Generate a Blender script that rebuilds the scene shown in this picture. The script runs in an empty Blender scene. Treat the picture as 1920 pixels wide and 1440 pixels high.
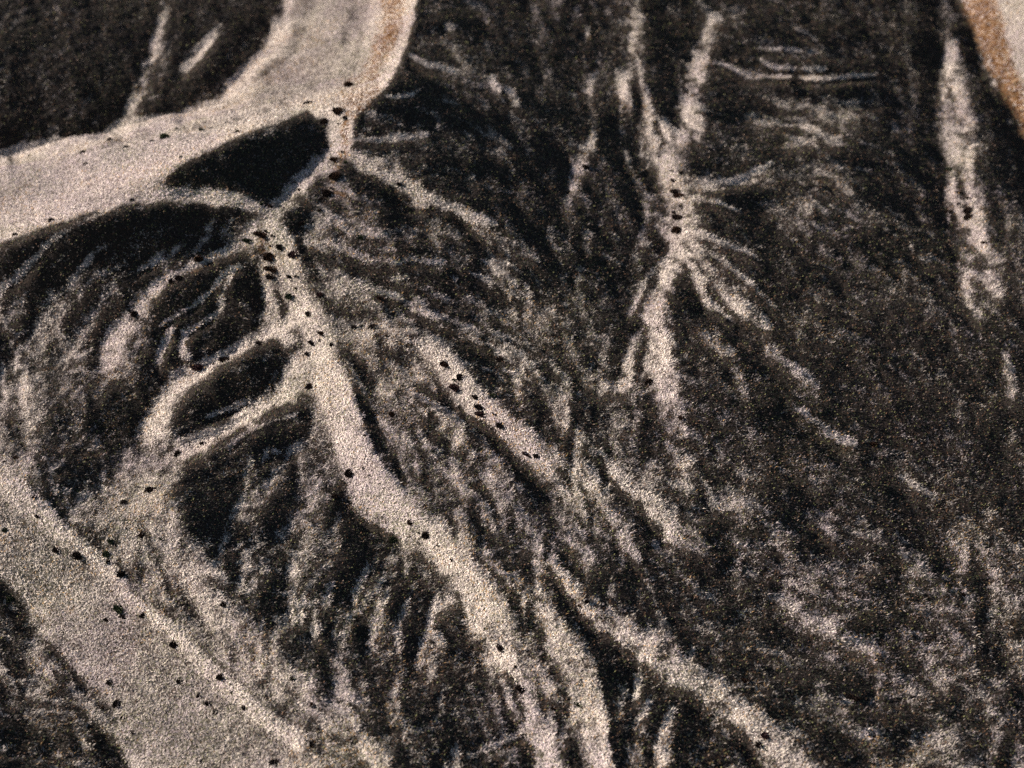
import bpy, math, random
import numpy as np
from mathutils import Vector

# ---------------------------------------------------------------- camera, sky, sun, exposure
scene = bpy.context.scene
CAM_H, PITCH, LENS = 120.0, math.radians(35), 76.0
cam = bpy.data.cameras.new('camera'); camo = bpy.data.objects.new('camera', cam)
scene.collection.objects.link(camo); scene.camera = camo
cam.sensor_width = 36; cam.lens = LENS; cam.clip_end = 20000; cam.clip_start = 1
camo.location = (0, 0, CAM_H); camo.rotation_euler = (math.pi/2-PITCH, 0, 0)
cam.dof.use_dof = True; cam.dof.focus_distance = 194; cam.dof.aperture_fstop = 0.088

SUN_EL, SUN_AZ = math.radians(20), math.radians(14)      # light travels towards +x, a little towards the camera
TRAVEL = np.array([math.cos(SUN_AZ), -math.sin(SUN_AZ)])
w = bpy.data.worlds.new("World"); scene.world = w; w.use_nodes = True
nt = w.node_tree; nt.nodes.clear()
sky = nt.nodes.new('ShaderNodeTexSky'); sky.sky_type = 'NISHITA'; sky.sun_disc = False
sky.sun_elevation = SUN_EL; sky.sun_rotation = math.atan2(-TRAVEL[0], -TRAVEL[1])
bg = nt.nodes.new('ShaderNodeBackground'); bg.inputs['Strength'].default_value = 0.05
wo = nt.nodes.new('ShaderNodeOutputWorld')
nt.links.new(sky.outputs[0], bg.inputs[0]); nt.links.new(bg.outputs[0], wo.inputs[0])
sun = bpy.data.lights.new('sun', 'SUN'); sun.energy = 5; sun.angle = math.radians(.53); sun.color = (1, .905, .825)
suno = bpy.data.objects.new('sun', sun); scene.collection.objects.link(suno)
dv = Vector((TRAVEL[0]*math.cos(SUN_EL), TRAVEL[1]*math.cos(SUN_EL), -math.sin(SUN_EL)))
suno.rotation_euler = dv.to_track_quat('-Z', 'Y').to_euler()
scene.view_settings.view_transform = 'Standard'; scene.view_settings.look = 'None'
scene.view_settings.exposure = 1.5; scene.view_settings.gamma = 1
scene.cycles.use_denoising = False; scene.cycles.max_bounces = 3; scene.cycles.diffuse_bounces = 2

RELIEF = 1.4
SHARP, MICRO = .95, 1.5
NVEIN, VAMP = 3800, .25
NGRASS, NHEATH = 2800000, 1100000

# ---- tone survey: lit and shaded ridges and hollows, put into slopes and plant colour (x, y in survey units of a 1920 x 1440 sheet) ----
SC = 3                                            # survey sheet is stored at one third
SW, SH = 1920//SC, 1440//SC
MG = 80                                           # margin (cells) round the sheet
GY, GX = np.mgrid[0:SH+2*MG, 0:SW+2*MG].astype(np.float32)
GX = (GX-MG+.5)*SC; GY = (GY-MG+.5)*SC

def box1(a, r, ax):
    if r < 1: return a
    n = 2*r+1
    p = np.concatenate([np.repeat(np.take(a,[0],ax), r+1, ax), a, np.repeat(np.take(a,[-1],ax), r, ax)], ax)
    c = np.cumsum(p, ax, dtype=np.float64)
    m = a.shape[ax]
    return ((np.take(c, np.arange(n, n+m), ax)-np.take(c, np.arange(0, m), ax))/n).astype(np.float32)
def blur(a, s):
    r = int(round(s))
    for _ in range(3):
        a = box1(box1(a, r, 0), r, 1)
    return a
def sm(t):
    t = np.clip(t, 0, 1); return t*t*(3-2*t)

def vnoise(X, Y, seed):
    xi = np.floor(X); yi = np.floor(Y); fx = X-xi; fy = Y-yi
    xi = xi.astype(np.int64); yi = yi.astype(np.int64)
    def hsh(a, b):
        h = (a*374761393 + b*668265263 + seed*1442695041) & 0xffffffff
        h = ((h ^ (h >> 13))*1274126177) & 0xffffffff
        h = ((h ^ (h >> 16))*2246822519) & 0xffffffff
        return ((h ^ (h >> 15)) & 0xffffff)/float(0xffffff)
    fx = fx*fx*(3-2*fx); fy = fy*fy*(3-2*fy)
    return ((hsh(xi,yi)*(1-fx)+hsh(xi+1,yi)*fx)*(1-fy)+(hsh(xi,yi+1)*(1-fx)+hsh(xi+1,yi+1)*fx)*fy).astype(np.float32)
def fbm(X, Y, seed, octs=4, gain=.55):
    s = 0; a = 1; t = 0
    for o in range(octs):
        s = s+a*vnoise(X*2**o+o*17.3, Y*2**o-o*9.1, seed+o); t += a; a *= gain
    return s/t*2-1

def poly_mask(pts):
    m = np.zeros(GX.shape, bool)
    n = len(pts)
    for i in range(n):
        x0, y0 = pts[i]; x1, y1 = pts[(i+1) % n]
        if y0 == y1: continue
        c = ((y0 <= GY) != (y1 <= GY)) & (WX < (x1-x0)*(GY-y0)/(y1-y0)+x0)
        m ^= c
    return m.astype(np.float32)
# edges wander a little, the way eroded ground does
WX = GX+5*fbm(GX/40, GY/30, 5, 3)
WY = GY+4*fbm(GX/40, GY/30, 55, 3)

B = np.full(GX.shape, .30, np.float32)
BOOST = True
def P(val, soft, pts, k=1.0):
    global B
    m = blur(poly_mask(pts), max(soft/SC/1.7, .6))*k
    B = B*(1-m)+val*m
def S(val, pts, k=1.0, edge=.75):
    """a stroke through (x, y, width) points"""
    global B
    pts = [np.array(p, float) for p in pts]
    if BOOST and .3 < val < .9 and max(p[2] for p in pts) < 20:   # slender ribs stand a little prouder
        val = min(val+.15, .92)
        for p in pts: p[2] *= 1.1
    if BOOST and val < .1:
        for p in pts: p[2] *= 1.3
    if len(pts) > 2:                               # Catmull-Rom
        q = [2*pts[0]-pts[1]]+pts+[2*pts[-1]-pts[-2]]; out = []
        for i in range(1, len(q)-2):
            for t in np.linspace(0, 1, 5, endpoint=False):
                a, b, c, d = q[i-1:i+3]
                out.append(.5*((2*b)+(c-a)*t+(2*a-5*b+4*c-d)*t*t+(3*b-a-3*c+d)*t**3))
        out.append(pts[-1]); pts = out
    best = np.full(GX.shape, 9., np.float32)
    for (x0, y0, w0), (x1, y1, w1) in zip(pts[:-1], pts[1:]):
        R = max(w0, w1)*1.2+12
        i0 = max(int((min(x0, x1)-R)/SC)+MG, 0); i1 = int((max(x0, x1)+R)/SC)+MG+1
        j0 = max(int((min(y0, y1)-R)/SC)+MG, 0); j1 = int((max(y0, y1)+R)/SC)+MG+1
        sl = (slice(j0, j1), slice(i0, i1))
        X = WX[sl]; Y = WY[sl]
        dx, dy = x1-x0, y1-y0; L = dx*dx+dy*dy+1e-6
        t = np.clip(((X-x0)*dx+(Y-y0)*dy)/L, 0, 1)
        d = np.hypot(X-x0-t*dx, Y-y0-t*dy)/np.maximum((w0+(w1-w0)*t)*.5, 2.5)
        best[sl] = np.minimum(best[sl], d)
    m = sm((1+edge-best)/(2*edge))*k
    B = B*(1-m)+val*m

# broad regions
P(.14, 60, [(880,-200),(2200,-200),(2200,1000),(1500,950),(1250,700),(1100,560),(960,450),(900,420),(760,250),(760,-200)])
P(.15, 50, [(780,-200),(1180,-200),(1160,380),(1040,420),(900,380),(720,250),(760,60)])
P(.12, 30, [(1480,-200),(1760,-200),(1770,560),(1640,560),(1560,300)])
P(.10, 12, [(-240,-240),(545,-240),(530,30),(490,95),(400,175),(330,205),(240,218),(195,238),(100,257),(0,280),(-240,330)])
P(.23, 50, [(900,1000),(1300,1000),(1500,1150),(1600,1500),(900,1500)])
P(.42, 50, [(-200,520),(120,560),(300,620),(420,820),(640,1050),(700,1500),(-200,1500)])
P(.50, 30, [(560,470),(700,480),(760,620),(880,760),(960,900),(820,960),(700,800),(600,620)])
P(.36, 40, [(760,880),(1000,930),(1040,1100),(1000,1250),(900,1120),(800,1000)])
# north-west plateau
P(.92, 7, [(540,-200),(800,-200),(775,30),(752,105),(712,170),(660,215),(640,232),(580,207),(500,237),(440,260),(380,287),(340,312),(290,345),(350,352),(420,355),(480,378),(500,402),(450,395),(380,387),(320,380),(260,383),(200,400),(100,424),(0,458),(-240,520),(-240,330),(0,280),(100,257),(195,238),(240,218),(330,206),(400,173),(450,133),(490,93),(520,60),(535,20)])
P(.74, 25, [(560,-60),(680,-60),(690,120),(620,180),(500,180),(470,150),(530,90)])
for x_, w_, l_ in ((566,26,70),(603,12,120),(655,20,80),(676,10,130)):
    S(.52, [(x_+12,-30,w_),(x_+2,l_*.4,w_*1.2),(x_-12,l_,w_*.6)], .42, 1.)
S(.58, [(560,60,26),(530,110,24),(490,140,14)],.7); S(.66,[(640,90,30),(560,170,30),(430,200,24)],.5)
S(.62, [(150,285,14),(240,262,14),(330,245,14),(440,225,10)],.5)
S(.70, [(480,180,30),(540,140,25),(575,70,20)], .5)
S(.62, [(150,370,30),(230,350,30),(300,335,20)], .35)
S(.58, [(318,-10,16),(300,60,22),(275,130,24),(240,212,22)], .95)

S(.62, [(412,52,10),(380,90,18),(345,128,14)])
S(.30, [(330,-10,20),(325,60,24),(300,140,26),(285,180,20)], .6)
S(.02, [(360,0,30),(440,40,50),(500,20,40)], .7)
S(.04, [(420,170,14),(340,200,12),(260,214,8)], .8)
S(1.0, [(0,300,20),(100,275,16),(200,258,10)],.5); S(1.02, [(-20,420,40),(80,385,50),(170,340,60),(300,300,50),(400,262,30),(500,222,20),(580,200,14)],.7)
S(1.0, [(520,40,20),(490,110,24),(440,160,24),(380,200,20)],.5)
# hollow under the plateau
P(.09, 8, [(300,343),(340,315),(430,264),(500,238),(578,213),(586,236),(606,262),(592,300),(562,330),(522,363),(498,374),(470,358),(420,350),(350,347)])
S(.20, [(480,330,20),(520,290,30),(560,250,20)], .5)
S(.0, [(296,-20,16),(272,60,18),(245,140,20),(212,195,20),(188,236,14),(120,254,10)])
# knot of bright ground and the neck
S(.90, [(590,208,16),(630,225,34),(635,260,40),(630,295,40),(590,320,28),(555,352,26),(525,385,28),(508,415,34),(520,450,50)])
S(1.0, [(772,-20,16),(768,40,14),(748,102,16),(712,165,14),(690,186,12),(662,214,12),(656,250,14),(654,285,12)])
S(.12, [(600,350,14),(575,385,20),(550,420,16),(540,440,8)])
P(.52, 20, [(650,330),(700,380),(720,450),(640,470),(570,440),(590,390),(620,340)])
S(.12, [(640,400,20),(610,385,18)], .7)
S(.15, [(680,340,40),(740,380,40),(780,410,20)], .8)
# plateau rim spurs
S(.50, [(770,105,10),(810,122,14),(855,135,8)])
S(.28, [(780,18,10),(850,28,8)]); S(.28,[(775,80,8),(830,84,6)])
S(.34, [(700,188,8),(770,178,10)]); S(.30,[(680,210,8),(740,215,6)])
S(.42, [(670,262,10),(740,262,14),(800,252,12)]); S(.05,[(660,278,8),(740,276,8)])
S(.36, [(700,305,20),(790,300,20)],.6)
S(.74, [(655,292,22),(700,312,32),(750,340,34),(800,370,28),(860,398,24),(930,418,10)])
S(.06, [(805,392,10),(850,412,16),(880,425,8)])
S(.30, [(840,60,30),(900,200,30),(960,190,16)], .4)
S(.33, [(925,145,14),(930,160,14),(960,175,10),(970,195,8)])
S(.30, [(990,15,14),(1030,25,12)]); S(.3,[(880,250,30),(900,300,40)],.4)
# north columns
S(.30, [(1060,10,20),(1100,40,20),(1110,110,20),(1100,170,20)],.8)
S(.04, [(960,-20,60),(960,90,70),(1000,120,40)],.8)
S(.56, [(1185,-20,44),(1196,50,42),(1190,110,36),(1172,160,26),(1165,210,24),(1170,250,14)], .9)
S(.58, [(1112,255,12),(1100,285,24),(1080,325,28),(1068,375,20)])
S(.03, [(1060,290,10),(1040,350,18),(1020,405,20),(1005,420,14)])
S(.02, [(1140,200,24),(1145,280,32),(1170,350,30),(1195,410,18),(1200,440,8)])
S(.46, [(1176,285,12),(1192,330,16),(1210,390,16),(1205,455,20)])
S(.04, [(1255,-20,50),(1250,100,60),(1235,220,34),(1215,300,12)],.9)
S(.58, [(1338,40,26),(1318,90,34),(1304,150,38),(1302,200,36),(1312,255,22)])
S(.70, [(1235,245,44),(1247,290,70),(1260,340,74),(1272,395,70),(1282,440,56),(1295,480,34)])
S(.56, [(1295,470,30),(1340,520,34),(1390,570,30),(1440,612,18)])
S(.10, [(1310,540,14),(1345,575,24),(1380,600,16)],.8)
S(.48, [(1300,500,16),(1330,560,14),(1370,600,10)])
S(.68, [(1272,480,34),(1250,530,32),(1228,575,36),(1230,630,44),(1245,700,44),(1262,770,44),(1290,850,36),(1305,885,16)])
S(.64, [(1225,590,20),(1235,650,26),(1252,720,28),(1262,770,28)])
S(.52, [(1190,650,30),(1180,700,50),(1130,740,20)])
S(.05, [(1165,600,16),(1160,650,24),(1150,700,18)])
S(.62, [(1285,345,22),(1340,346,22),(1400,330,14),(1445,305,8)])
S(.48, [(1300,372,14),(1335,378,10),(1385,396,6)])
S(.05, [(1330,368,10),(1390,372,12)]); S(.04,[(1310,300,20),(1350,320,14)],.7)
S(.45, [(1320,118,16),(1360,122,10),(1400,142,9),(1480,147,6)])
S(.42, [(1500,147,6),(1560,145,8),(1640,141,7)]); S(.46,[(1425,112,6),(1462,130,8),(1550,128,6)])
S(.04, [(1500,160,10),(1620,155,10)],.7)
P(.34, 30, [(1440,180),(1600,190),(1610,260),(1480,270),(1400,230)]); P(.26,20,[(1500,300),(1640,330),(1600,440),(1480,430)],.7)
S(.50, [(1192,90,22),(1204,160,18),(1222,225,18),(1240,270,14)],.9)
S(.66, [(1302,185,24),(1288,225,26),(1266,270,30)],.9)
S(.52, [(1278,455,12),(1312,540,12),(1338,610,10),(1350,650,6)],.6)
S(.50, [(1300,450,12),(1370,500,11),(1420,545,10),(1480,610,6)],.6)
S(.44, [(1296,430,10),(1370,458,10),(1440,500,6)],.6); S(.42,[(1268,470,10),(1215,520,10),(1180,590,8)],.9)
S(.46, [(1240,560,10),(1200,620,12),(1180,680,10)],.8); S(.45,[(1275,800,14),(1320,900,10),(1350,960,6)],.8)
S(.40,[(1330,60,8),(1420,90,7),(1500,95,5)],.7)
# east column and rim
S(.04, [(1800,60,30),(1842,160,34),(1866,260,36),(1874,360,30),(1876,430,14)],.9)
S(.02, [(1738,20,28),(1742,150,34),(1748,280,30),(1762,400,24),(1782,480,16),(1795,540,8)])
S(.60, [(1786,90,24),(1786,160,46),(1795,240,62),(1803,320,66),(1812,400,66),(1830,470,64),(1842,530,64),(1852,600,30)])
S(.30, [(1842,500,40),(1850,560,60),(1870,620,30)],.5)
S(.32, [(1870,360,20),(1890,420,20)],.5)
P(.88, 8, [(1780,-200),(2200,-200),(2200,560),(1925,250),(1890,190),(1858,130),(1830,60),(1790,0)])
S(.30, [(1752,-20,20),(1790,10,22),(1822,60,14),(1850,125,14),(1885,190,16),(1925,255,12)])
S(.04, [(1850,180,14),(1885,240,24),(1920,290,20)])
# main spine
S(.90, [(520,450,46),(535,500,54),(560,560,54),(590,620,60),(605,680,64),(625,740,76),(648,800,86),(672,860,98),(705,915,96),(755,965,74),(815,1015,60),(865,1065,62),(900,1120,66),(925,1180,56)])
S(.80, [(925,1180,60),(955,1240,66),(990,1300,72),(1010,1370,60),(1040,1450,50)])
S(1.0, [(505,415,14),(512,440,16),(545,480,20),(560,540,16),(600,620,14)], .7)
S(1.0, [(610,660,14),(650,730,16),(670,790,14)],.5)
S(.55, [(595,750,10),(605,810,30),(625,880,30)], .5)
S(.45, [(470,480,40),(500,510,30)],.5)
# east side of the neck
S(.14, [(565,470,10),(610,486,20),(660,500,20),(720,530,20)])
S(.58, [(570,455,8),(620,458,10),(680,482,16),(740,492,14),(830,490,10)],.8)
S(.60, [(610,540,30),(680,552,20),(740,555,12)])
S(.13, [(700,560,10),(760,578,20),(840,620,26)])
S(.52, [(770,580,8),(840,598,14),(890,622,22),(935,670,30),(970,715,20)])
S(.10, [(850,640,40),(910,700,44),(960,750,24)],.85)
S(.11, [(650,655,12),(680,690,20),(705,722,12)])
S(.55, [(712,720,14),(740,772,14),(790,800,20),(830,820,16)])
S(.07, [(668,730,10),(690,780,18),(715,830,22),(735,870,18),(755,905,8)])
S(.52, [(770,735,8),(810,752,12),(860,785,8)]); S(.08,[(780,728,6),(830,752,12),(880,785,14)])
S(.30, [(860,800,16),(790,850,30),(760,860,20)],.6); S(.55,[(870,800,10),(845,850,10)],.7)
# ridge east of the spine
S(.62, [(690,600,10),(740,618,20),(800,650,34)],.8)
S(.60, [(1085,905,40),(1140,950,34),(1170,1000,26),(1190,1050,14)],.8)
S(.84, [(785,640,16),(820,662,46),(862,715,52),(905,765,54),(950,805,54),(1000,845,48),(1050,882,46),(1100,915,40)])
S(.96, [(810,650,14),(860,700,14),(905,745,12),(960,790,14)],.5)
S(.05, [(872,782,10),(905,805,18),(925,820,12)])
S(.04, [(925,828,16),(955,860,20),(985,895,22),(1012,918,14)])
S(.48, [(1060,890,50),(1100,950,50),(1095,1010,40),(1110,1080,30)],.8)
S(.20, [(1020,930,24),(1040,990,26),(1050,1040,20)],.7)
S(.10, [(1120,860,10),(1160,920,22),(1205,970,24),(1235,1005,14)])
S(.62, [(1128,845,8),(1155,885,24),(1200,928,26),(1245,968,40),(1290,1010,36),(1340,1050,16)])
S(.45, [(1240,780,40),(1265,860,60),(1290,940,40)],.6)
# gully and the south ridge
S(.66, [(1035,1065,14),(1060,1090,28),(1095,1122,36),(1140,1160,44),(1195,1200,56),(1260,1245,62),(1325,1290,62),(1385,1340,70),(1450,1395,80),(1520,1460,80)])
S(.90, [(1350,1290,30),(1400,1360,30),(1460,1410,30)],.4)
S(.03, [(1030,1068,10),(1060,1128,16),(1095,1175,20),(1128,1220,28),(1152,1262,34),(1150,1290,20)])
S(.72, [(1010,1110,30),(1040,1180,50),(1075,1250,56),(1105,1320,64),(1115,1400,70),(1120,1470,70)],.9)
S(.90, [(1120,1310,10),(1134,1380,14),(1145,1450,16)],.7)
S(.04, [(1145,1300,14),(1155,1360,16),(1168,1440,14)],.9)
P(.12, 14, [(1170,1270),(1230,1290),(1300,1310),(1340,1370),(1330,1440),(1220,1440),(1180,1380)])
S(.55, [(1200,1270,14),(1190,1310,8)]); S(.6,[(1260,1330,10),(1245,1380,26),(1240,1440,30)]); S(.45,[(1215,1320,10),(1195,1370,16)])
S(.02, [(1290,1310,20),(1310,1350,30),(1300,1400,20)]); S(.03,[(1235,1340,8),(1205,1360,12),(1180,1385,8)])
S(.04, [(1370,1370,12),(1400,1400,24),(1415,1425,20)])
S(.32, [(965,1150,20),(985,1210,36),(1010,1280,34),(1030,1340,20)],.8)
# dark wedges south of the spine
P(.04, 7, [(652,938),(672,968),(727,1000),(750,1008),(738,1030),(700,1045),(672,1080),(650,1120),(630,1130),(618,1190),(606,1200),(612,1140),(635,1040)])
S(.12, [(610,1180,14),(604,1230,20),(620,1290,14)],.7); S(.20,[(700,1080,20),(680,1140,24),(650,1200,18)],.8)
S(.55, [(735,1050,14),(700,1100,16),(675,1150,12)],.7)
P(.07, 9, [(742,1085),(790,1080),(814,1138),(803,1180),(775,1205),(745,1180),(725,1140)])
S(.62, [(845,1122,10),(818,1142,12),(806,1178,14),(830,1205,10)])
S(.12, [(822,1160,14),(850,1195,24),(880,1215,14)],.9)
S(.15, [(950,1262,10),(968,1300,16),(980,1350,14)],.8)
S(.16, [(900,1200,24),(870,1270,30)],.5); S(.55,[(760,1220,24),(740,1290,20),(735,1360,16)],.5)
S(.06, [(790,1290,40),(820,1380,60)],.4); S(.5,[(880,1420,8),(990,1370,10)],.8)
for q in range(7):                                 # fingers between the two wedges and to the west
    x = 690+q*22; S([.5,.14][q%2], [(x,1060+q*8,8),(x-25,1130+q*10,14),(x-50,1210+q*12,10)],.6)
# west spurs
P(.08, 9, [(378,386),(392,420),(340,456),(280,476),(200,500),(150,520),(60,545),(-120,640),(-120,500),(0,470),(60,442),(150,407),(250,386),(320,380)])
S(.48, [(200,398,6),(130,428,10),(80,465,12),(30,520,20),(-20,560,20)])
S(.30, [(300,400,8),(230,440,10),(160,480,10)],.7)
S(.56, [(170,480,10),(140,520,20),(100,590,30),(60,660,44),(30,740,50),(-20,820,40)],.9)
S(.12, [(130,470,14),(80,540,34),(30,620,44),(-30,700,40)],.7)
S(.10, [(250,500,20),(180,550,26),(130,620,20)],.7)
S(.50, [(330,468,12),(250,510,20),(200,560,24),(150,640,34),(130,720,30)],.85)
S(.12, [(300,505,12),(240,540,24),(190,610,24),(180,680,20)],.8)
S(.78, [(480,440,36),(430,470,24),(370,498,24),(310,530,28),(262,580,34),(225,630,40),(200,700,30)])
S(.40, [(420,410,50),(440,450,30)],.7)
P(.09, 9, [(462,487),(445,480),(400,496),(330,526),(302,560),(268,620),(245,690),(285,712),(340,686),(400,656),(455,632),(500,602),(502,570),(490,532),(470,515)])
S(.45, [(452,500,7),(420,512,10),(390,550,8),(345,585,6),(305,610,6)])
S(.48, [(440,508,6),(418,545,10),(412,580,10),(380,605,7),(345,625,10)])
S(.62, [(348,625,9),(342,650,12),(352,672,12)]); S(.62,[(325,620,9),(308,645,14),(297,678,12)])
S(.78, [(500,500,34),(512,560,22),(515,600,40),(540,640,30)])
S(.20, [(520,545,6),(530,575,10),(535,610,8)],.8)
S(.86, [(545,600,24),(490,632,24),(430,664,26),(380,690,30),(335,716,34),(305,750,40),(285,800,60)])
S(.97, [(500,630,8),(440,656,10),(380,695,14),(340,735,16)],.5)
P(.08, 9, [(520,636),(546,664),(540,692),(505,728),(480,752),(452,788),(400,800),(330,806),(318,796),(350,752),(392,712),(450,672),(490,647)])
S(.30, [(430,695,4),(480,686,5),(530,672,6)]); S(.66,[(388,782,5),(425,770,7),(468,752,6)])
S(.86, [(565,680,40),(545,720,50),(500,760,34),(450,792,26),(405,815,26),(350,842,40)])
P(.40, 26, [(330,1000),(420,1000),(560,860),(620,920),(640,1010),(600,1150),(520,1180),(420,1080)])
P(.12, 12, [(560,760),(580,780),(576,815),(545,850),(470,880),(450,930),(400,1000),(385,1030),(345,1000),(318,930),(335,885),(375,858),(400,838),(440,820),(500,780)])
S(.42, [(560,776,6),(520,786,12),(470,806,12),(430,835,10)],.8)
S(.02, [(574,786,16),(560,805,26),(530,812,26),(500,822,14)])
S(.42, [(570,835,12),(520,852,20),(470,870,14)],.9); S(.6,[(512,846,8),(520,848,6)])
S(.34, [(460,880,14),(430,930,20),(405,960,14)],.8)
S(.48, [(520,890,18),(470,930,24),(430,980,26),(410,1030,20)],.85)
S(.03, [(548,862,14),(540,905,24),(530,945,28),(510,985,20),(495,1010,10)])
S(.05, [(430,930,14),(415,970,22),(395,1040,14)],.9)
S(.56, [(600,880,30),(578,940,24),(555,1000,24),(540,1060,30),(525,1120,20)],.8)
S(.05, [(640,912,10),(630,935,18),(614,984,14)])
S(.10, [(514,1010,12),(495,1042,14)],.9); S(.08,[(520,1050,20),(514,1100,24),(505,1150,22),(470,1130,16)],.8)
S(.10, [(585,1145,12),(568,1180,16)],.9); S(.5,[(560,1080,20),(545,1140,24)],.6)
# west valley
P(.17, 26, [(90,800),(140,740),(250,700),(262,760),(235,820),(220,900),(180,940),(110,880)])
P(.12, 14, [(240,690),(300,712),(270,770),(235,800)],.8)
S(.5, [(150,740,20),(140,800,20)],.4)
# west plain
P(.60, 22, [(230,860),(300,830),(345,860),(330,960),(345,1040),(440,1130),(560,1250),(700,1370),(760,1460),(560,1440),(330,1190),(200,1050),(120,950)])
P(.66, 9, [(-240,790),(0,868),(60,930),(130,992),(205,1065),(260,1112),(330,1190),(400,1262),(470,1332),(560,1395),(620,1460),(255,1460),(236,1400),(200,1322),(130,1245),(80,1190),(40,1150),(15,1100),(-240,940)])
S(.78, [(-20,860,90),(40,930,60),(90,980,40)],.7)
S(1.02, [(0,890,40),(60,950,34),(130,1010,28),(210,1075,26),(250,1120,26),(330,1190,26),(400,1262,26),(470,1325,26),(560,1392,30)],.9)
S(.38, [(150,960,14),(205,1025,18),(250,1088,14)],.6)
S(.30, [(215,1010,10),(225,1060,14)],.7); S(.36, [(250,1110,10),(290,1135,14),(330,1165,8)],.7)
S(.70, [(255,870,50),(275,930,56),(300,1000,50),(350,1080,50),(430,1160,40),(520,1250,50),(640,1350,50)],.6)
S(.40, [(300,1090,16),(380,1170,20),(450,1250,14)],.5)
S(.40, [(240,1100,10),(280,1130,10)],.6)
P(.34, 14, [(-240,1010),(0,1100),(36,1158),(110,1222),(190,1312),(226,1400),(245,1470),(-240,1500)])
S(.08, [(-20,1090,20),(25,1140,30),(50,1185,20)],.9); S(.10,[(85,1205,10),(115,1240,16),(150,1275,10)],.9)
P(.08, 20, [(-200,1340),(60,1345),(135,1385),(150,1440),(-200,1480)],.9)
S(.40, [(0,1405,8),(60,1400,8),(120,1420,8)],.6)
S(.5, [(60,1290,30),(110,1320,30)],.4)
# eastern and southern details
S(.46, [(1355,660,16),(1375,690,26),(1395,735,20),(1400,760,10)]); S(.40,[(1320,630,14),(1370,660,18)],.8)
S(.04, [(1330,600,14),(1390,650,20),(1420,690,12)],.6)
S(.42, [(1440,660,20),(1490,690,34),(1530,720,20)]); S(.40,[(1490,760,12),(1550,805,18),(1600,830,14)],.9)
S(.34, [(1540,550,30),(1660,560,30)],.5); S(.30,[(1600,800,20),(1690,870,20)],.6)
S(.04, [(1290,830,14),(1330,870,30),(1380,900,20)],.7)
S(.55, [(1275,820,20),(1310,890,30)],.6)
S(.42, [(1500,870,30),(1530,900,30)],.6); S(.42,[(1690,900,20),(1740,930,20)],.6)
S(.05, [(1480,960,20),(1530,1010,24),(1560,1030,14)],.8); S(.04,[(1620,950,20),(1700,980,30),(1760,1050,30)],.7)
S(.48, [(1830,740,10),(1830,640,16),(1900,700,20)],.0)
S(.40, [(1885,630,16),(1890,690,20),(1900,740,20)],.8); S(.05,[(1915,640,14),(1918,720,18)],.8)
S(.50, [(1818,1030,14),(1812,1080,30),(1815,1140,20)],.8); S(.03,[(1825,1030,10),(1832,1080,26),(1845,1130,20)],.9)
S(.26, [(1300,1000,60),(1420,1090,50),(1500,1150,50)],.5)
S(.56, [(1470,1125,20),(1520,1150,34),(1560,1180,20)],.8); S(.55,[(1590,1195,16),(1640,1215,20),(1680,1235,10)],.8)
S(.50, [(1590,1360,24),(1650,1385,36),(1710,1405,40),(1740,1410,20)],.8); S(.05,[(1480,1340,20),(1560,1370,30),(1630,1420,20)],.6)
S(.44, [(1740,1250,30),(1780,1340,44),(1740,1410,30)],.5)
S(.05, [(1560,1270,30),(1600,1300,34)],.7); S(.45,[(1575,1310,10),(1590,1320,10)],.8)
S(.42, [(1690,1030,20),(1740,1080,26),(1800,1120,20)],.6)
S(.12, [(1450,1170,60),(1520,1230,40)],.6); S(.14,[(1850,1200,60),(1900,1300,40)],.6)
P(.60, 8, [(1925,1385),(1895,1445),(1960,1460)]); S(.03,[(1890,1370,20),(1875,1440,20)],.8)
BOOST = False
# erosion: rills and small ribs that follow the fall of the ground
FLOW = [(100,480,125),(60,600,110),(100,700,115),(250,620,122),(200,800,105),(400,900,120),(450,1000,118),(560,1000,108),(600,1100,104),
 (650,1200,100),(760,1250,95),(700,1100,112),(850,1350,85),(650,450,15),(750,480,12),(700,560,18),(850,600,28),(950,650,42),(750,700,45),
 (800,850,65),(900,950,62),(1000,1000,75),(900,1080,62),(1000,1200,66),(800,100,10),(800,250,5),(760,180,8),(900,200,60),(950,350,45),
 (1050,150,92),(1150,100,95),(1180,300,80),(1100,450,75),(1000,500,50),(1100,600,60),(1150,750,95),(1200,900,62),(1300,1000,50),(1250,650,80),
 (1400,140,8),(1400,330,-8),(1400,450,45),(1450,550,45),(1380,700,50),(1500,700,35),(1600,800,35),(1400,850,45),(1500,950,30),(1600,1000,22),
 (1400,1100,35),(1600,1150,25),(1500,1300,35),(1700,1300,40),(1700,1400,20),(1745,200,85),(1600,200,10),(1600,350,30),(1650,500,35),(1850,300,85),
 (1800,600,60),(1850,800,80),(1750,900,45),(1850,1100,85),(1850,1300,60),(1250,1350,110),(200,1350,60),(60,1250,50),(60,1350,12),(550,1350,50),
 (400,1150,52),(150,100,110),(420,60,125),(400,560,128),(420,720,150),(480,300,150),(200,440,150)]
FL = np.array(FLOW, float); FV = np.stack([np.cos(np.radians(FL[:,2])), np.sin(np.radians(FL[:,2]))], 1)
def flow(x, y):
    w_ = 1/((FL[:,0]-x)**2+(FL[:,1]-y)**2+900)**1.5
    v = (FV*w_[:,None]).sum(0); return v/max(np.hypot(*v), 1e-6)
base_B = B; bl = blur(B, 4)
rough = np.clip(1.22-np.abs(B-.36)*1.9, .16, 1)
plain = sm((bl-.60)/.15)
B = np.zeros_like(GX)
P(1, 26, [(-240,840),(0,905),(60,965),(130,1030),(205,1100),(260,1145),(330,1220),(400,1290),(470,1360),(560,1430),(600,1480),(275,1480),(256,1410),(220,1330),(150,1255),(100,1200),(55,1150),(20,1090),(-240,930)])
FLAT = B; B = base_B
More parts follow.
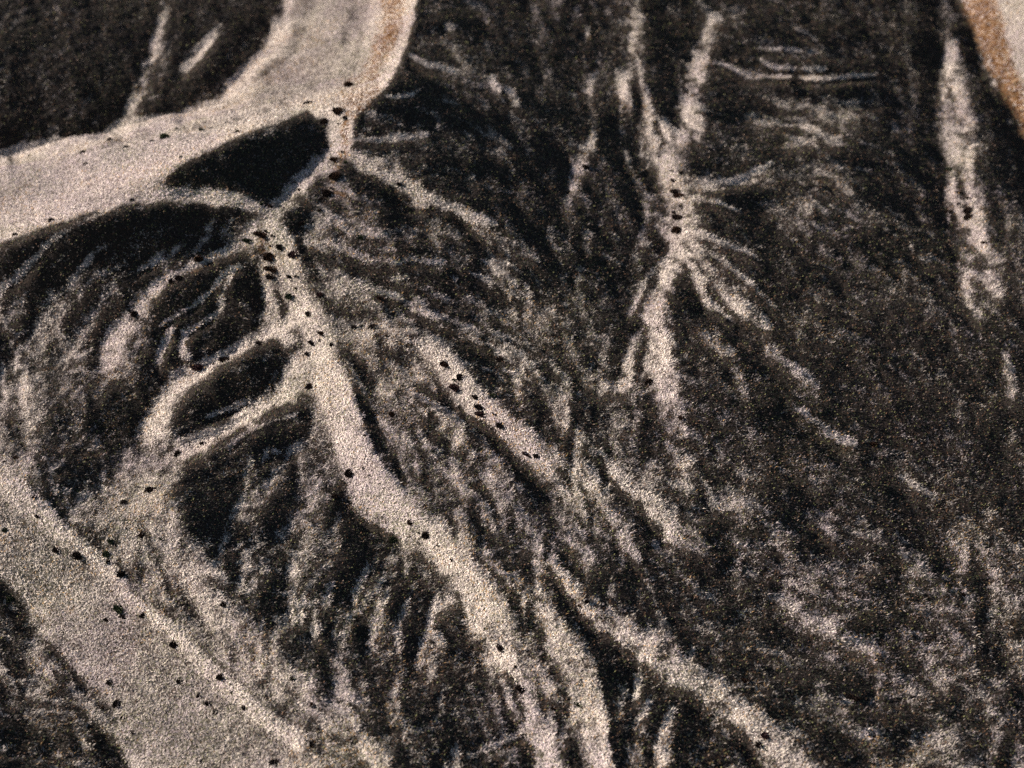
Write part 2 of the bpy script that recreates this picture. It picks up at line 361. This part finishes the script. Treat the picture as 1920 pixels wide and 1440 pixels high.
plain = np.maximum(plain, FLAT)
net_ = sm((GX-1150)/250)*sm((GY-560)/250)
vr = np.random.default_rng(31); veins = np.zeros_like(GX)
def sheet(M, x, y):
    return M[int(np.clip(y/SC+MG, 0, M.shape[0]-1)), int(np.clip(x/SC+MG, 0, M.shape[1]-1))]
for q in range(NVEIN):
    x, y = vr.uniform(-180, 2100), vr.uniform(-180, 1620)
    if sheet(plain, x, y) > .5: continue
    sgn = 1 if vr.random() < .56 else -1
    big_ = q < NVEIN*.22; L = int(vr.integers(8, 18) if big_ else vr.integers(4, 12)); pts = []; w0 = (vr.uniform(12, 26) if big_ else vr.uniform(5, 12))*(1 if sgn > 0 else 1.2); bend = vr.uniform(-.28, .28); jit = vr.normal()*.22
    for k in range(L):
        t = k/(L-1); pts.append((x, y, w0*(.45+.9*math.sin(math.pi*min(t*.8+.2, 1)))))
        v = flow(x, y); a_ = math.atan2(v[1], v[0])+jit+bend*(t-.5)+vr.normal()*.30
        x += 11*math.cos(a_); y += 11*math.sin(a_)*.85
        if sgn > 0 and vr.random() < .16 and k > 1:             # a side rill
            bx, by = x, y; aa = a_+vr.choice([-.75, .75]); bp_ = [(bx, by, w0*.6)]
            for j in range(int(vr.integers(2, 5))):
                bx += 9*math.cos(aa); by += 8*math.sin(aa); aa += vr.normal()*.3; bp_.append((bx, by, w0*.45))
            B = veins; S(.8, bp_, .8, .9); veins = B
    B = veins; S(sgn*vr.uniform(.5, 1), pts, .9, .9); veins = B
B = base_B
t1 = fbm(GX/70+GY/200, GY/38, 11, 3)              # hummocks
t4 = fbm(GX/15, GY/9, 61, 3)
edge_ = np.clip(np.abs(blur(B, 2)-blur(B, 9))*5, 0, 1)
B = B + edge_*(.30*fbm(GX/24, GY/15, 87, 3)+.16*fbm(GX/9, GY/6, 89, 2)) + plain*.10*fbm(GX/75, GY/50, 83, 3)
B = B + rough*(1-.85*plain)*(.13*t1+VAMP*(1+.15*sm((GX-850)/250))*(1-.50*net_)*veins+.28*net_*(.38-1.9*np.abs(fbm(GX/80+.5*t4, GY/52, 95, 3)))+.16*t4) + .05*fbm(GX/14, GY/9, 71, 2)
B = np.clip(B, 0, 1.02)

# bare earth along the plateau rims
Bsave = B
B = np.zeros_like(GX)
P(.85, 16, [(712,-60),(764,-60),(760,20),(744,85),(706,150),(690,170),(680,140),(698,90),(716,40)])
P(.7, 14, [(645,150),(695,140),(705,165),(672,200),(645,210),(632,185)])
P(1.0, 10, [(1780,-200),(1855,-60),(1874,20),(1892,90),(1925,190),(1970,300),(1935,290),(1875,170),(1845,110),(1812,30)])
S(.40, [(490,430,30),(500,470,34),(520,505,26)], .8)
S(.45, [(640,300,14),(625,345,20),(640,370,20)], .8)
S(.75, [(700,170,26),(670,200,24),(650,240,16),(645,290,18)], .8)
EARTH = B; B = Bsave

# ---------------------------------------------------------------- relief on the real ground plane
DX = 0.2
X0, X1, Y0, Y1 = -95.0, 95.0, 92.0, 312.0
NX = int((X1-X0)/DX)+1; NY = int((Y1-Y0)/DX)+1
gx = np.linspace(X0, X1, NX); gy = np.linspace(Y0, Y1, NY)
XX, YY = np.meshgrid(gx, gy)
FP = 1920*LENS/36
cp, sp = math.cos(PITCH), math.sin(PITCH)
def survey(x, y, z):                               # where a point of the ground lies on the survey sheet
    dz = z-CAM_H
    d = y*cp-dz*sp; v = y*sp+dz*cp
    return 960+FP*x/d, 720-FP*v/d
def take(M, u, v):
    a = np.clip(u/SC+MG-.5, 0, M.shape[1]-1.001); b = np.clip(v/SC+MG-.5, 0, M.shape[0]-1.001)
    i = a.astype(int); j = b.astype(int); fa = a-i; fb = b-j
    return (M[j,i]*(1-fa)+M[j,i+1]*fa)*(1-fb)+(M[j+1,i]*(1-fa)+M[j+1,i+1]*fa)*fb

PB = np.array([0, .1, .2, .3, .45, .6, .75, .9, 1.02])
PS = np.array([-.46, -.40, -.34, -.27, -.14, -.01, .11, .24, .36])*RELIEF
PADX, PADY = 1152, 1280
kx = np.fft.fftfreq(PADX, DX)*2*np.pi; ky = np.fft.fftfreq(PADY, DX)*2*np.pi
KX, KY = np.meshgrid(kx, ky)
D = KX*TRAVEL[0]+KY*TRAVEL[1]; K2 = KX**2+KY**2
TF = -1j*D/(D*D+.03*K2+(2*np.pi/110)**2*.22)
win = sm((XX-X0)/12)*sm((X1-XX)/12)*sm((YY-Y0)/10)*sm((Y1-YY)/14)
H = np.zeros_like(XX)
for it in range(9):
    u, v = survey(XX, YY, H)
    b = take(B, u, v)
    inside = (u > 0) & (u < 1920) & (v > 0) & (v < 1440)
    p = np.interp(b, PB, PS)
    p = (p-p[inside].mean())*win
    pad = np.zeros((PADY, PADX)); pad[:NY, :NX] = p
    Hn = np.real(np.fft.ifft2(np.fft.fft2(pad)*TF))[:NY, :NX]
    dlt = np.abs(Hn-H).mean(); H = Hn*.6 if it == 0 else .5*H+.5*Hn
H -= H[inside].mean()
u, v = survey(XX, YY, H)
BS = B+SHARP*(B-blur(B, 3))+.4*SHARP*(B-blur(B, 9))
COVER_SHADE = take(BS, u, v); EAR = take(EARTH, u, v)  # plant cover that also carries the shade of dark slopes as colour
calm = sm((blur(B, 5)-.56)/.14); calm = np.maximum(calm, FLAT); calm = take(calm, u, v)
H += (1-.84*calm)*(.085*fbm(XX/1.15, YY/1.5, 401, 3)+.045*fbm(XX/.55, YY/.7, 431, 2))*MICRO     # tussocks
def hh(x, y):
    a = np.clip((x-X0)/DX, 0, NX-1.001); c = np.clip((y-Y0)/DX, 0, NY-1.001)
    i = a.astype(int); j = c.astype(int); fa = a-i; fc = c-j
    return (H[j,i]*(1-fa)+H[j,i+1]*fa)*(1-fc)+(H[j+1,i]*(1-fa)+H[j+1,i+1]*fa)*fc
def gat(M, x, y):
    i = np.clip(np.rint((x-X0)/DX), 0, NX-1).astype(int); j = np.clip(np.rint((y-Y0)/DX), 0, NY-1).astype(int)
    return M[j, i]
GHX = np.gradient(H, DX, axis=1); GHY = np.gradient(H, DX, axis=0)

# ---------------------------------------------------------------- mesh helpers
def fast_mesh(name, co, faces, mat, smooth=False, attrs=()):
    me = bpy.data.meshes.new(name); n = len(faces); k = faces.shape[1]
    me.vertices.add(len(co)); me.vertices.foreach_set('co', np.ascontiguousarray(co, np.float32).ravel())
    me.loops.add(n*k); me.loops.foreach_set('vertex_index', np.ascontiguousarray(faces, np.int32).ravel())
    me.polygons.add(n); me.polygons.foreach_set('loop_start', np.arange(0, n*k, k, dtype=np.int32))
    try: me.polygons.foreach_set('loop_total', np.full(n, k, np.int32))
    except Exception: pass
    me.polygons.foreach_set('use_smooth', np.full(n, smooth, bool))
    for an, dom, data in attrs:
        if data.ndim == 2:
            at = me.attributes.new(an, 'FLOAT_COLOR', dom)
            at.data.foreach_set('color', np.concatenate([data, np.ones((len(data), 1))], 1).astype(np.float32).ravel())
        else:
            at = me.attributes.new(an, 'FLOAT', dom); at.data.foreach_set('value', data.astype(np.float32).ravel())
    me.update(); me.validate() if False else None
    me.materials.append(mat)
    o = bpy.data.objects.new(name, me); scene.collection.objects.link(o)
    return o

def mat_attr(name, attr, rough=.85, transl=0.0):
    m = bpy.data.materials.new(name); m.use_nodes = True; t = m.node_tree; bs = t.nodes['Principled BSDF']
    a = t.nodes.new('ShaderNodeAttribute'); a.attribute_name = attr
    t.links.new(a.outputs['Color'], bs.inputs['Base Color'])
    bs.inputs['Roughness'].default_value = rough; bs.inputs['Specular IOR Level'].default_value = .12
    return m

# ---------------------------------------------------------------- ground: one sheet out to the horizon
def axis(a, step0=.5, far=6000):
    out = []; s = step0; x = 0
    while x < far: s *= 1.25; x += s; out.append(x)
    return np.array(out)
ex = axis(0)
ax = np.concatenate([(gx[0]-ex)[::-1], gx, gx[-1]+ex]); ay = np.concatenate([(gy[0]-ex)[::-1], gy, gy[-1]+ex])
ne = len(ex); AX, AY = np.meshgrid(ax, ay)
def ext(M): return np.pad(M, ne, mode='edge')
fall = np.exp(-(np.maximum(0, np.maximum(gx[0]-AX, AX-gx[-1]))+np.maximum(0, np.maximum(gy[0]-AY, AY-gy[-1])))/60)
AH = ext(H)*fall+(1-fall)*(fbm(AX/90, AY/90, 91, 4)*9-4)
rows, cols = AH.shape
idx = np.arange(rows*cols).reshape(rows, cols)
F = np.stack([idx[:-1,:-1], idx[:-1,1:], idx[1:,1:], idx[1:,:-1]], -1).reshape(-1, 4)
cov_shade = ext(COVER_SHADE)*fall+(1-fall)*.5
gm = bpy.data.materials.new('moor_ground'); gm.use_nodes = True
t = gm.node_tree; N = t.nodes; Lk = t.links; bs = N['Principled BSDF']
bs.inputs['Roughness'].default_value = .95; bs.inputs['Specular IOR Level'].default_value = .05
def att(n):
    a = N.new('ShaderNodeAttribute'); a.attribute_name = n; return a.outputs['Fac']
def noise(scale, det, rough=.6):
    n = N.new('ShaderNodeTexNoise'); n.inputs['Scale'].default_value = scale; n.inputs['Detail'].default_value = det
    n.inputs['Roughness'].default_value = rough; Lk.new(geo.outputs['Position'], n.inputs['Vector']); return n.outputs['Fac']
def ramp(fac, *st):
    r = N.new('ShaderNodeValToRGB'); e = r.color_ramp.elements
    while len(e) > 1: e.remove(e[0])
    e[0].position = st[0][0]; e[0].color = (*st[0][1], 1)
    for p_, c_ in st[1:]:
        q = e.new(p_); q.color = (*c_, 1)
    Lk.new(fac, r.inputs[0]); return r.outputs[0]
def mixc(f, a, b_, kind='MIX'):
    m = N.new('ShaderNodeMix'); m.data_type = 'RGBA'; m.blend_type = kind
    if isinstance(f, float): m.inputs[0].default_value = f
    else: Lk.new(f, m.inputs[0])
    for s_, q in ((6, a), (7, b_)):
        if isinstance(q, tuple): m.inputs[s_].default_value = (*q, 1)
        else: Lk.new(q, m.inputs[s_])
    return m.outputs[2]
def mth(op, a, b_):
    m = N.new('ShaderNodeMath'); m.operation = op
    for s_, q in ((0, a), (1, b_)):
        if isinstance(q, (int, float)): m.inputs[s_].default_value = q
        else: Lk.new(q, m.inputs[s_])
    return m.outputs[0]
geo = N.new('ShaderNodeNewGeometry')
fine = noise(5.0, 5, .7); mid = noise(.55, 4); big = noise(.09, 3)
litter = ramp(fine, (.32, (.04,.033,.03)), (.54, (.16,.135,.118)), (.74, (.34,.30,.26)))
peat_shade = ramp(fine, (.30, (.010,.008,.006)), (.55, (.022,.017,.014)), (.78, (.06,.046,.036)))
c = mth('ADD', att('cover_shade'), mth('MULTIPLY', mth('SUBTRACT', mid, .5), .3))
mr = N.new('ShaderNodeMapRange'); mr.interpolation_type = 'SMOOTHSTEP'
mr.inputs[1].default_value = .30; mr.inputs[2].default_value = .95; Lk.new(c, mr.inputs[0])
base = mixc(mr.outputs[0], peat_shade, litter)  # dark peat and pale litter, with slope shade painted into the mix
tint = ramp(big, (.35, (1.0,.93,.93)), (.5, (1,1,1)), (.65, (.95,1.0,.88)))
base = mixc(1.0, base, tint, 'MULTIPLY')
soil = ramp(noise(1.1, 5, .65), (.34, (.022,.011,.006)), (.46, (.058,.028,.012)), (.58, (.105,.056,.026)), (.72, (.25,.17,.105)))
e2 = N.new('ShaderNodeMapRange'); e2.inputs[1].default_value = .2; e2.inputs[2].default_value = .55
Lk.new(mth('ADD', att('earth'), mth('MULTIPLY', mth('SUBTRACT', mid, .5), 1.5)), e2.inputs[0])
base = mixc(e2.outputs[0], base, soil)
Lk.new(base, bs.inputs['Base Color'])
bp = N.new('ShaderNodeBump'); bp.inputs['Strength'].default_value = 1; bp.inputs['Distance'].default_value = .12
Lk.new(fine, bp.inputs['Height']); Lk.new(bp.outputs[0], bs.inputs['Normal'])
ground = fast_mesh('ground', np.stack([AX, AY, AH], -1).reshape(-1, 3), F, gm, True,
                   [('cover_shade', 'POINT', cov_shade.ravel()), ('earth', 'POINT', (ext(EAR)*fall).ravel())])
ground['kind'] = 'structure'

# ---------------------------------------------------------------- grass and heather
rng = np.random.default_rng(7)
def scatter(n):
    y = rng.uniform(Y0+6, Y1-8, n); x = rng.uniform(-1, 1, n)*(46+(y-Y0)*.205)
    return x, y
def unit(a): return a/np.maximum(np.linalg.norm(a, axis=1, keepdims=True), 1e-6)
def blades(name, x, y, length, width, lean, col, mat):
    """single-leaf blades: bent-over strands rooted on the ground"""
    n = len(x); z = hh(x, y)-.02
    az = rng.uniform(0, 2*np.pi, n); hd = np.stack([np.cos(az), np.sin(az), np.zeros(n)], 1)
    nrm = unit(np.stack([-gat(GHX, x, y), -gat(GHY, x, y), np.ones(n)], 1))
    hd = unit(hd-nrm*(hd*nrm).sum(1, keepdims=True)); side = np.cross(nrm, hd)
    tip = hd*np.cos(lean)[:, None]+nrm*np.sin(lean)[:, None]
    r = np.stack([x, y, z], 1); wd = side*(width/2)[:, None]
    mid_ = r+tip*(length*.45)[:, None]+nrm*(length*.10)[:, None]
    co = np.stack([r, mid_+wd, mid_-wd, r+tip*length[:, None]-nrm*(length*.05)[:, None]], 1).reshape(-1, 3)
    b0 = np.arange(n)[:, None]*4
    tri = np.stack([b0+[0,1,2], b0+[2,1,3]], 1).reshape(-1, 3)
    return fast_mesh(name, co, tri, mat, False, [('tone', 'FACE', np.repeat(col, 2, 0))])

n = NGRASS
x, y = scatter(n); cv = gat(COVER_SHADE, x, y); ea = gat(EAR, x, y)
cv = cv+.24*fbm(x/.55, y/.75, 131, 2)*np.clip(1.25-cv*.8, .35, 1)+.045*rng.normal(size=n)
keep = rng.random(n) < np.clip(.08+(cv-.15)*1.1, .02, .84)*(1-.8*ea)
x, y, cv, ea = x[keep], y[keep], cv[keep], ea[keep]; n = len(x)
pal = np.array([(.58,.50,.43), (.46,.39,.36), (.40,.325,.325), (.62,.54,.44), (.26,.24,.15), (.19,.13,.105), (.44,.27,.12)])
wt = np.array([.34,.26,.16,.10,.05,.06,.03])
lil = fbm(x/7, y/9, 201, 2); grn = fbm(x/6, y/8, 211, 2); rst = fbm(x/5, y/6, 221, 2)
W = np.repeat(wt[None], n, 0)
W[:, 2] *= np.clip(1+6.5*lil, .1, 5); W[:, 4] *= np.clip(1+9*grn, .05, 11)*(1.6-cv.clip(0,1)); W[:, 6] *= np.clip(1+11*rst, .1, 14)*(1.9-1.5*cv.clip(0,1)); W[:, 3] *= np.clip(1-4*lil, .2, 3)
W[:, 5] *= (2.2-1.8*cv.clip(0,1))
cw = np.cumsum(W/W.sum(1, keepdims=True), 1); pick = (rng.random(n)[:, None] > cw).sum(1).clip(0, 6)
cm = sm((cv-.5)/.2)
col = pal[pick]*((1+rng.uniform(-.5, .42, n)*(1-.55*cm))*(.13+.87*np.clip((cv-.12)/.88, 0, 1.05)**1.1))[:, None]  # strands darkened at low cover, painting shade into their colour
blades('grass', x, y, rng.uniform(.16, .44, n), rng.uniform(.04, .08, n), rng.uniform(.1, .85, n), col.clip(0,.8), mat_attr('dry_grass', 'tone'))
og = scene.objects['grass']; og['kind'] = 'stuff'; og['label'] = 'short pale straw coloured moor grass covering the ridges'; og['category'] = 'grass'
print('grass', n)

n = NHEATH
x, y = scatter(n); cv = gat(COVER_SHADE, x, y)+.20*fbm(x/.55, y/.75, 131, 2)
keep = rng.random(n) < np.clip(1.05-cv*1.35, .03, 1)  # heather thickens with the tone survey, its dark colour doubling as shade
x, y, cv = x[keep], y[keep], cv[keep]; n = len(x)
pal = np.array([(.015,.012,.012), (.026,.019,.018), (.022,.025,.016), (.07,.038,.022), (.10,.10,.042), (.15,.105,.08)])
pick = rng.choice(6, n, p=[.30,.23,.20,.13,.09,.05])
col = pal[pick]*rng.uniform(.7, 1.3, n)[:, None]
blades('heather', x, y, rng.uniform(.12, .28, n), rng.uniform(.07, .13, n), rng.uniform(.2, 1.1, n), col, mat_attr('heather_leaf', 'tone'))
oh = scene.objects['heather']; oh['kind'] = 'stuff'; oh['label'] = 'dark brown heather and low scrub filling the hollows, partly standing in for shade'; oh['category'] = 'heather'
print('heather', n)

# ---------------------------------------------------------------- cushion shrubs dotted along the ridges
def march(u, v):                                   # ground point seen at a place of the survey sheet
    dx = (u-960)/FP; dyv = -(v-720)/FP
    d = np.array([dx, cp+dyv*sp, -sp+dyv*cp])
    t = 130.0
    for _ in range(4000):
        p_ = d*t
        if CAM_H+p_[2] <= hh(p_[0], p_[1]): break
        t += .1
    return d[0]*t, d[1]*t, t
def shrub_mesh(seed, tall):
    """a low dome of leafy shoots on short woody stems, one metre across"""
    r = np.random.default_rng(seed); n = 520
    az = r.uniform(0, 2*np.pi, n); q = np.sqrt(r.random(n)); rad = .5*q*(1+.22*np.sin(az*2+seed)+.12*np.sin(az*3+seed*2))
    top = tall*np.sqrt(np.clip(1-q**2*.92, .02, 1))*(1+.18*r.normal(size=n)*.6)
    z = top*np.where(r.random(n) < .65, 1, r.random(n))
    c_ = np.stack([rad*np.cos(az), rad*np.sin(az), z], 1)
    a1 = unit(np.stack([np.cos(az)*q, np.sin(az)*q, .8+0*q], 1)+r.normal(size=(n, 3))*.5)
    a2 = unit(np.cross(a1, r.normal(size=(n, 3)))); L = r.uniform(.05, .12, n)[:, None]
    co = np.stack([c_-a2*L*.55, c_+a2*L*.55, c_+a1*L*1.4, c_-a1*L*.6], 1).reshape(-1, 3)
    b0 = np.arange(n)[:, None]*4
    tr = np.concatenate([b0+[0,1,2], b0+[1,0,3]], 0)
    # inner dome and stems
    k = 14; rings = [(.0, 1.0), (.22, .93), (.36, .72), (.44, .4), (.45, -.15)]; v0 = len(co); vs = []
    for rr, zz in rings[1:]:
        for i in range(k):
            a = 2*np.pi*i/k; s_ = 1+.2*np.sin(a*2+seed)+.1*r.normal()
            vs.append((rr*s_*np.cos(a), rr*s_*np.sin(a), zz*tall*.85))
    vs.append((0, 0, tall*.85)); tp = v0+len(vs)-1; fs = []
    for j in range(3):
        for i in range(k):
            a, b_ = v0+j*k+i, v0+j*k+(i+1) % k
            fs += [(a, a+k, b_), (b_, a+k, b_+k)]
    fs += [(tp, v0+i, v0+(i+1) % k) for i in range(k)]
    for i in range(7):                             # a few bare twigs poking out
        a = r.uniform(0, 2*np.pi); m0 = len(co)+len(vs)
        e = np.array([np.cos(a)*.62, np.sin(a)*.62, tall*r.uniform(.4, 1.15)]); s_ = np.array([-np.sin(a), np.cos(a), 0])*.012
        vs += [tuple(-s_), tuple(s_), tuple(e)]; fs.append((m0, m0+1, m0+2))
    co = np.concatenate([co, np.array(vs)]); tr = np.concatenate([tr, np.array(fs)])
    return co, tr
def leaf_mat(name, c0, c1):
    m = bpy.data.materials.new(name); m.use_nodes = True; t_ = m.node_tree; b_ = t_.nodes['Principled BSDF']
    g = t_.nodes.new('ShaderNodeNewGeometry'); nz = t_.nodes.new('ShaderNodeTexNoise'); nz.inputs['Scale'].default_value = 9
    t_.links.new(g.outputs['Position'], nz.inputs['Vector'])
    rp = t_.nodes.new('ShaderNodeValToRGB'); rp.color_ramp.elements[0].color = (*c0, 1); rp.color_ramp.elements[1].color = (*c1, 1)
    rp.color_ramp.elements[0].position = .35; rp.color_ramp.elements[1].position = .7
    t_.links.new(nz.outputs['Fac'], rp.inputs[0]); t_.links.new(rp.outputs[0], b_.inputs['Base Color'])
    b_.inputs['Roughness'].default_value = .9; b_.inputs['Specular IOR Level'].default_value = .05
    return m
MATS = {'dark': leaf_mat('dark_leaf', (.010,.007,.006), (.030,.018,.014)), 'green': leaf_mat('green_leaf', (.018,.024,.012), (.05,.055,.03)),
        'brown': leaf_mat('brown_leaf', (.016,.009,.006), (.045,.022,.013)), 'red': leaf_mat('russet_leaf', (.024,.012,.012), (.06,.032,.030))}
MESH = {}
for kn, m in MATS.items():
    for s_ in range(4):
        co, tr = shrub_mesh(s_*7+3, [.17, .21, .25, .19][s_])
        o = fast_mesh('cushion_shrub', co, tr, m); MESH[kn, s_] = o.data; bpy.data.objects.remove(o)
ADJ = {'dark': 'near black', 'green': 'dark green', 'brown': 'dark brown', 'red': 'reddish brown'}
ORD = ['first', 'second', 'third', 'fourth', 'fifth', 'sixth', 'seventh', 'eighth', 'ninth', 'tenth', 'eleventh', 'twelfth']
D_, G_, R_, N_ = 'dark', 'green', 'red', 'brown'
# (place, end it is counted from, axis, [(x, y, width, kind), ...])
SHRUBS = [
 ('upper side of the plateau', 'its left end', 0, [(206,262,13,D_),(238,275,10,D_),(287,265,10,D_),(310,256,24,G_),(332,242,10,G_),(377,244,12,G_),(396,240,7,D_),(445,247,12,G_)]),
 ('lower side of the plateau', 'the left edge', 0, [(56,291,7,D_),(155,286,13,D_),(160,306,8,D_),(340,295,10,G_)]),
 ('bottom lip of the plateau', 'the left edge', 0, [(30,440,13,D_),(97,413,15,D_),(248,374,11,D_),(490,383,10,G_)]),
 ('bright knot under the orange cliff', 'its top', 1, [(655,158,26,N_),(577,193,15,D_),(637,205,30,N_),(648,220,12,D_),(609,227,16,D_),(636,232,8,D_),(628,298,17,N_),(643,285,8,D_),(648,303,9,G_)]),
 ('neck joining plateau and spine', 'its top', 1, [(628,327,20,N_),(562,355,9,D_),(612,361,18,D_),(621,353,7,D_),(603,372,9,D_),(599,394,8,D_),(565,418,11,D_),(503,386,14,D_)]),
 ('crown of the central ridge', 'its top', 1, [(500,433,9,D_),(512,441,9,D_),(490,437,24,N_),(465,450,17,G_),(525,463,15,D_),(508,460,7,D_),(506,477,34,N_),(551,474,24,R_),(510,500,28,N_),(508,516,17,D_),(542,519,10,D_),(556,517,9,D_)]),
 ('slope right of the crown', 'the top', 1, [(676,443,13,G_),(600,550,14,R_),(711,559,9,N_),(664,613,10,D_),(698,612,15,D_),(677,611,8,G_),(727,630,8,D_),(783,645,6,D_)]),
 ('central ridge beside the oval hollows', 'the top', 1, [(556,541,7,D_),(543,554,17,G_),(580,588,15,D_),(603,623,14,N_),(601,639,8,D_),(585,642,13,D_),(623,645,11,D_),(578,663,13,D_),(580,724,14,D_)]),
 ('broad middle of the central ridge', 'its top', 1, [(515,760,7,D_),(684,817,6,D_),(656,885,20,D_),(682,878,7,G_),(628,930,12,D_),(694,892,8,N_)]),
 ('central ridge beyond the dark wedge', 'the wedge', 1, [(770,978,14,N_),(785,998,6,D_),(799,1002,18,D_),(737,1012,16,G_),(822,1023,7,D_),(849,1049,9,N_)]),
 ('foot of the central ridge', 'its top', 1, [(912,1178,9,N_),(939,1213,16,D_),(968,1250,8,D_),(968,1278,6,D_),(977,1290,18,D_),(1085,1319,14,G_),(1038,1328,10,D_)]),
 ('upper half of the diagonal ridge', 'its top', 1, [(937,671,13,D_),(835,680,18,N_),(864,707,17,D_),(853,713,9,G_),(855,725,22,R_),(891,744,13,D_),(923,740,14,G_)]),
 ('lower half of the diagonal ridge', 'its top', 1, [(899,763,16,D_),(903,774,20,R_),(927,776,8,D_),(938,797,17,D_),(988,851,14,R_),(1006,854,13,D_)]),
 ('dark slope beside the diagonal ridge', 'the top', 0, [(735,776,13,N_)]),
 ('pale spur beneath the orange cliff', 'its top', 1, [(748,345,9,D_)]),
 ('upper pale column right of centre', 'its top', 1, [(1238,293,10,D_),(1262,320,8,D_),(1277,323,9,D_),(1263,338,10,D_),(1270,358,24,D_),(1276,366,20,N_),(1277,387,8,D_),(1265,398,9,D_),(1271,407,20,D_),(1269,431,20,N_)]),
 ('lower pale column right of centre', 'its top', 1, [(1238,622,7,D_),(1217,716,15,D_),(1277,782,11,N_)]),
 ('short strip left of the column', 'its top', 1, [(1098,313,13,D_),(1085,348,9,D_)]),
 ('pale strip along the right side', 'its top', 1, [(1782,317,14,G_),(1798,360,10,D_),(1817,371,11,D_),(1798,383,10,D_),(1780,396,13,D_),(1815,394,18,D_),(1816,406,18,D_),(1847,455,12,N_)]),
 ('rib above the oval hollows', 'the spine', 0, [(372,483,17,N_),(343,500,6,D_),(335,520,14,D_),(321,527,11,D_),(293,537,6,D_),(252,588,15,D_)]),
 ('rib between the oval hollows', 'the spine', 0, [(487,643,13,D_),(423,674,20,D_),(399,682,8,D_),(368,686,24,R_)]),
 ('rib under the oval hollows', 'the spine', 0, [(382,832,13,D_),(357,835,6,D_),(334,850,17,D_),(285,918,20,D_),(232,942,14,D_)]),
 ('upper left of the plain', 'the edge', 0, [(9,867,9,D_),(30,858,12,N_),(72,873,9,G_),(64,931,10,D_),(72,967,10,D_),(9,992,12,G_)]),
 ('upper crest of the plain', 'its top', 1, [(264,1002,12,N_),(303,1009,8,G_),(207,1013,13,G_),(106,1029,15,D_),(200,1038,15,G_),(146,1040,20,D_),(203,1053,11,D_),(301,1066,7,D_),(226,1074,17,D_)]),
 ('middle crest of the plain', 'its top', 1, [(17,1122,14,G_),(419,1133,13,D_),(225,1139,24,G_),(269,1152,14,D_),(231,1156,11,D_),(201,1160,12,D_),(119,1183,7,G_),(328,1205,18,D_)]),
 ('lower crest of the plain', 'its top', 1, [(413,1268,15,D_),(548,1272,9,D_),(337,1275,12,D_),(433,1284,7,D_),(435,1297,10,D_),(373,1304,10,D_),(391,1317,15,D_),(586,1321,12,N_)]),
 ('lower left of the plain', 'its top', 1, [(206,1279,12,D_),(220,1318,18,D_),(188,1327,11,N_),(404,1335,11,D_),(459,1327,12,D_),(250,1372,11,D_),(230,1345,9,D_)]),
 ('bottom edge of the plain', 'the left', 0, [(158,1427,11,D_),(377,1426,7,D_),(489,1412,6,D_),(518,1428,19,D_),(573,1386,7,D_),(587,1394,14,D_),(486,1324,5,D_)]),
 ('ridge beside the black gully', 'its top', 1, [(1099,1127,12,D_),(1086,1136,8,D_),(1397,1276,14,N_),(1435,1377,18,R_),(1423,1396,16,D_),(1437,1406,8,G_)]),
 ('speckled slope at lower right', 'the left', 0, [(1575,1312,9,D_),(1600,1308,20,D_),(1808,1115,9,D_),(1637,832,14,N_)]),
]
rs = random.Random(4); nsh = 0
for place, end, axs, items in SHRUBS:
    rev = end == 'the spine'
    order = sorted(items, key=lambda s: s[axs], reverse=rev)
    for k_, (u_, v_, w_, kind) in enumerate(order):
        gx_, gy_, t_ = march(u_, v_+w_*.18)
        r_ = 1.08*(w_ if w_ < 20 else 20+(w_-20)*.5)*t_/FP
        o = bpy.data.objects.new('cushion_shrub', MESH[kind, rs.randrange(4)]); scene.collection.objects.link(o)
        o.location = (gx_, gy_, float(hh(gx_, gy_))-.02*r_)
        flat = .8 if w_ > 22 else 1
        o.scale = (r_*rs.uniform(.95, 1.1), r_*rs.uniform(.85, 1.05), r_*flat*rs.uniform(.9, 1.15)); o.rotation_euler[2] = rs.uniform(-.35, .35)
        size = 'large' if w_ >= 18 else 'small' if w_ < 11 else 'mid-sized'
        o['label'] = f'{size} {ADJ[kind]} shrub on the {place}' + (f', {ORD[k_]} from {end}' if len(items) > 1 else '')
        assert len(o['label'].split()) <= 16
        o['category'] = 'shrub'; o['group'] = 'cushion shrubs scattered on the pale ridges'; nsh += 1
print('shrubs', nsh)
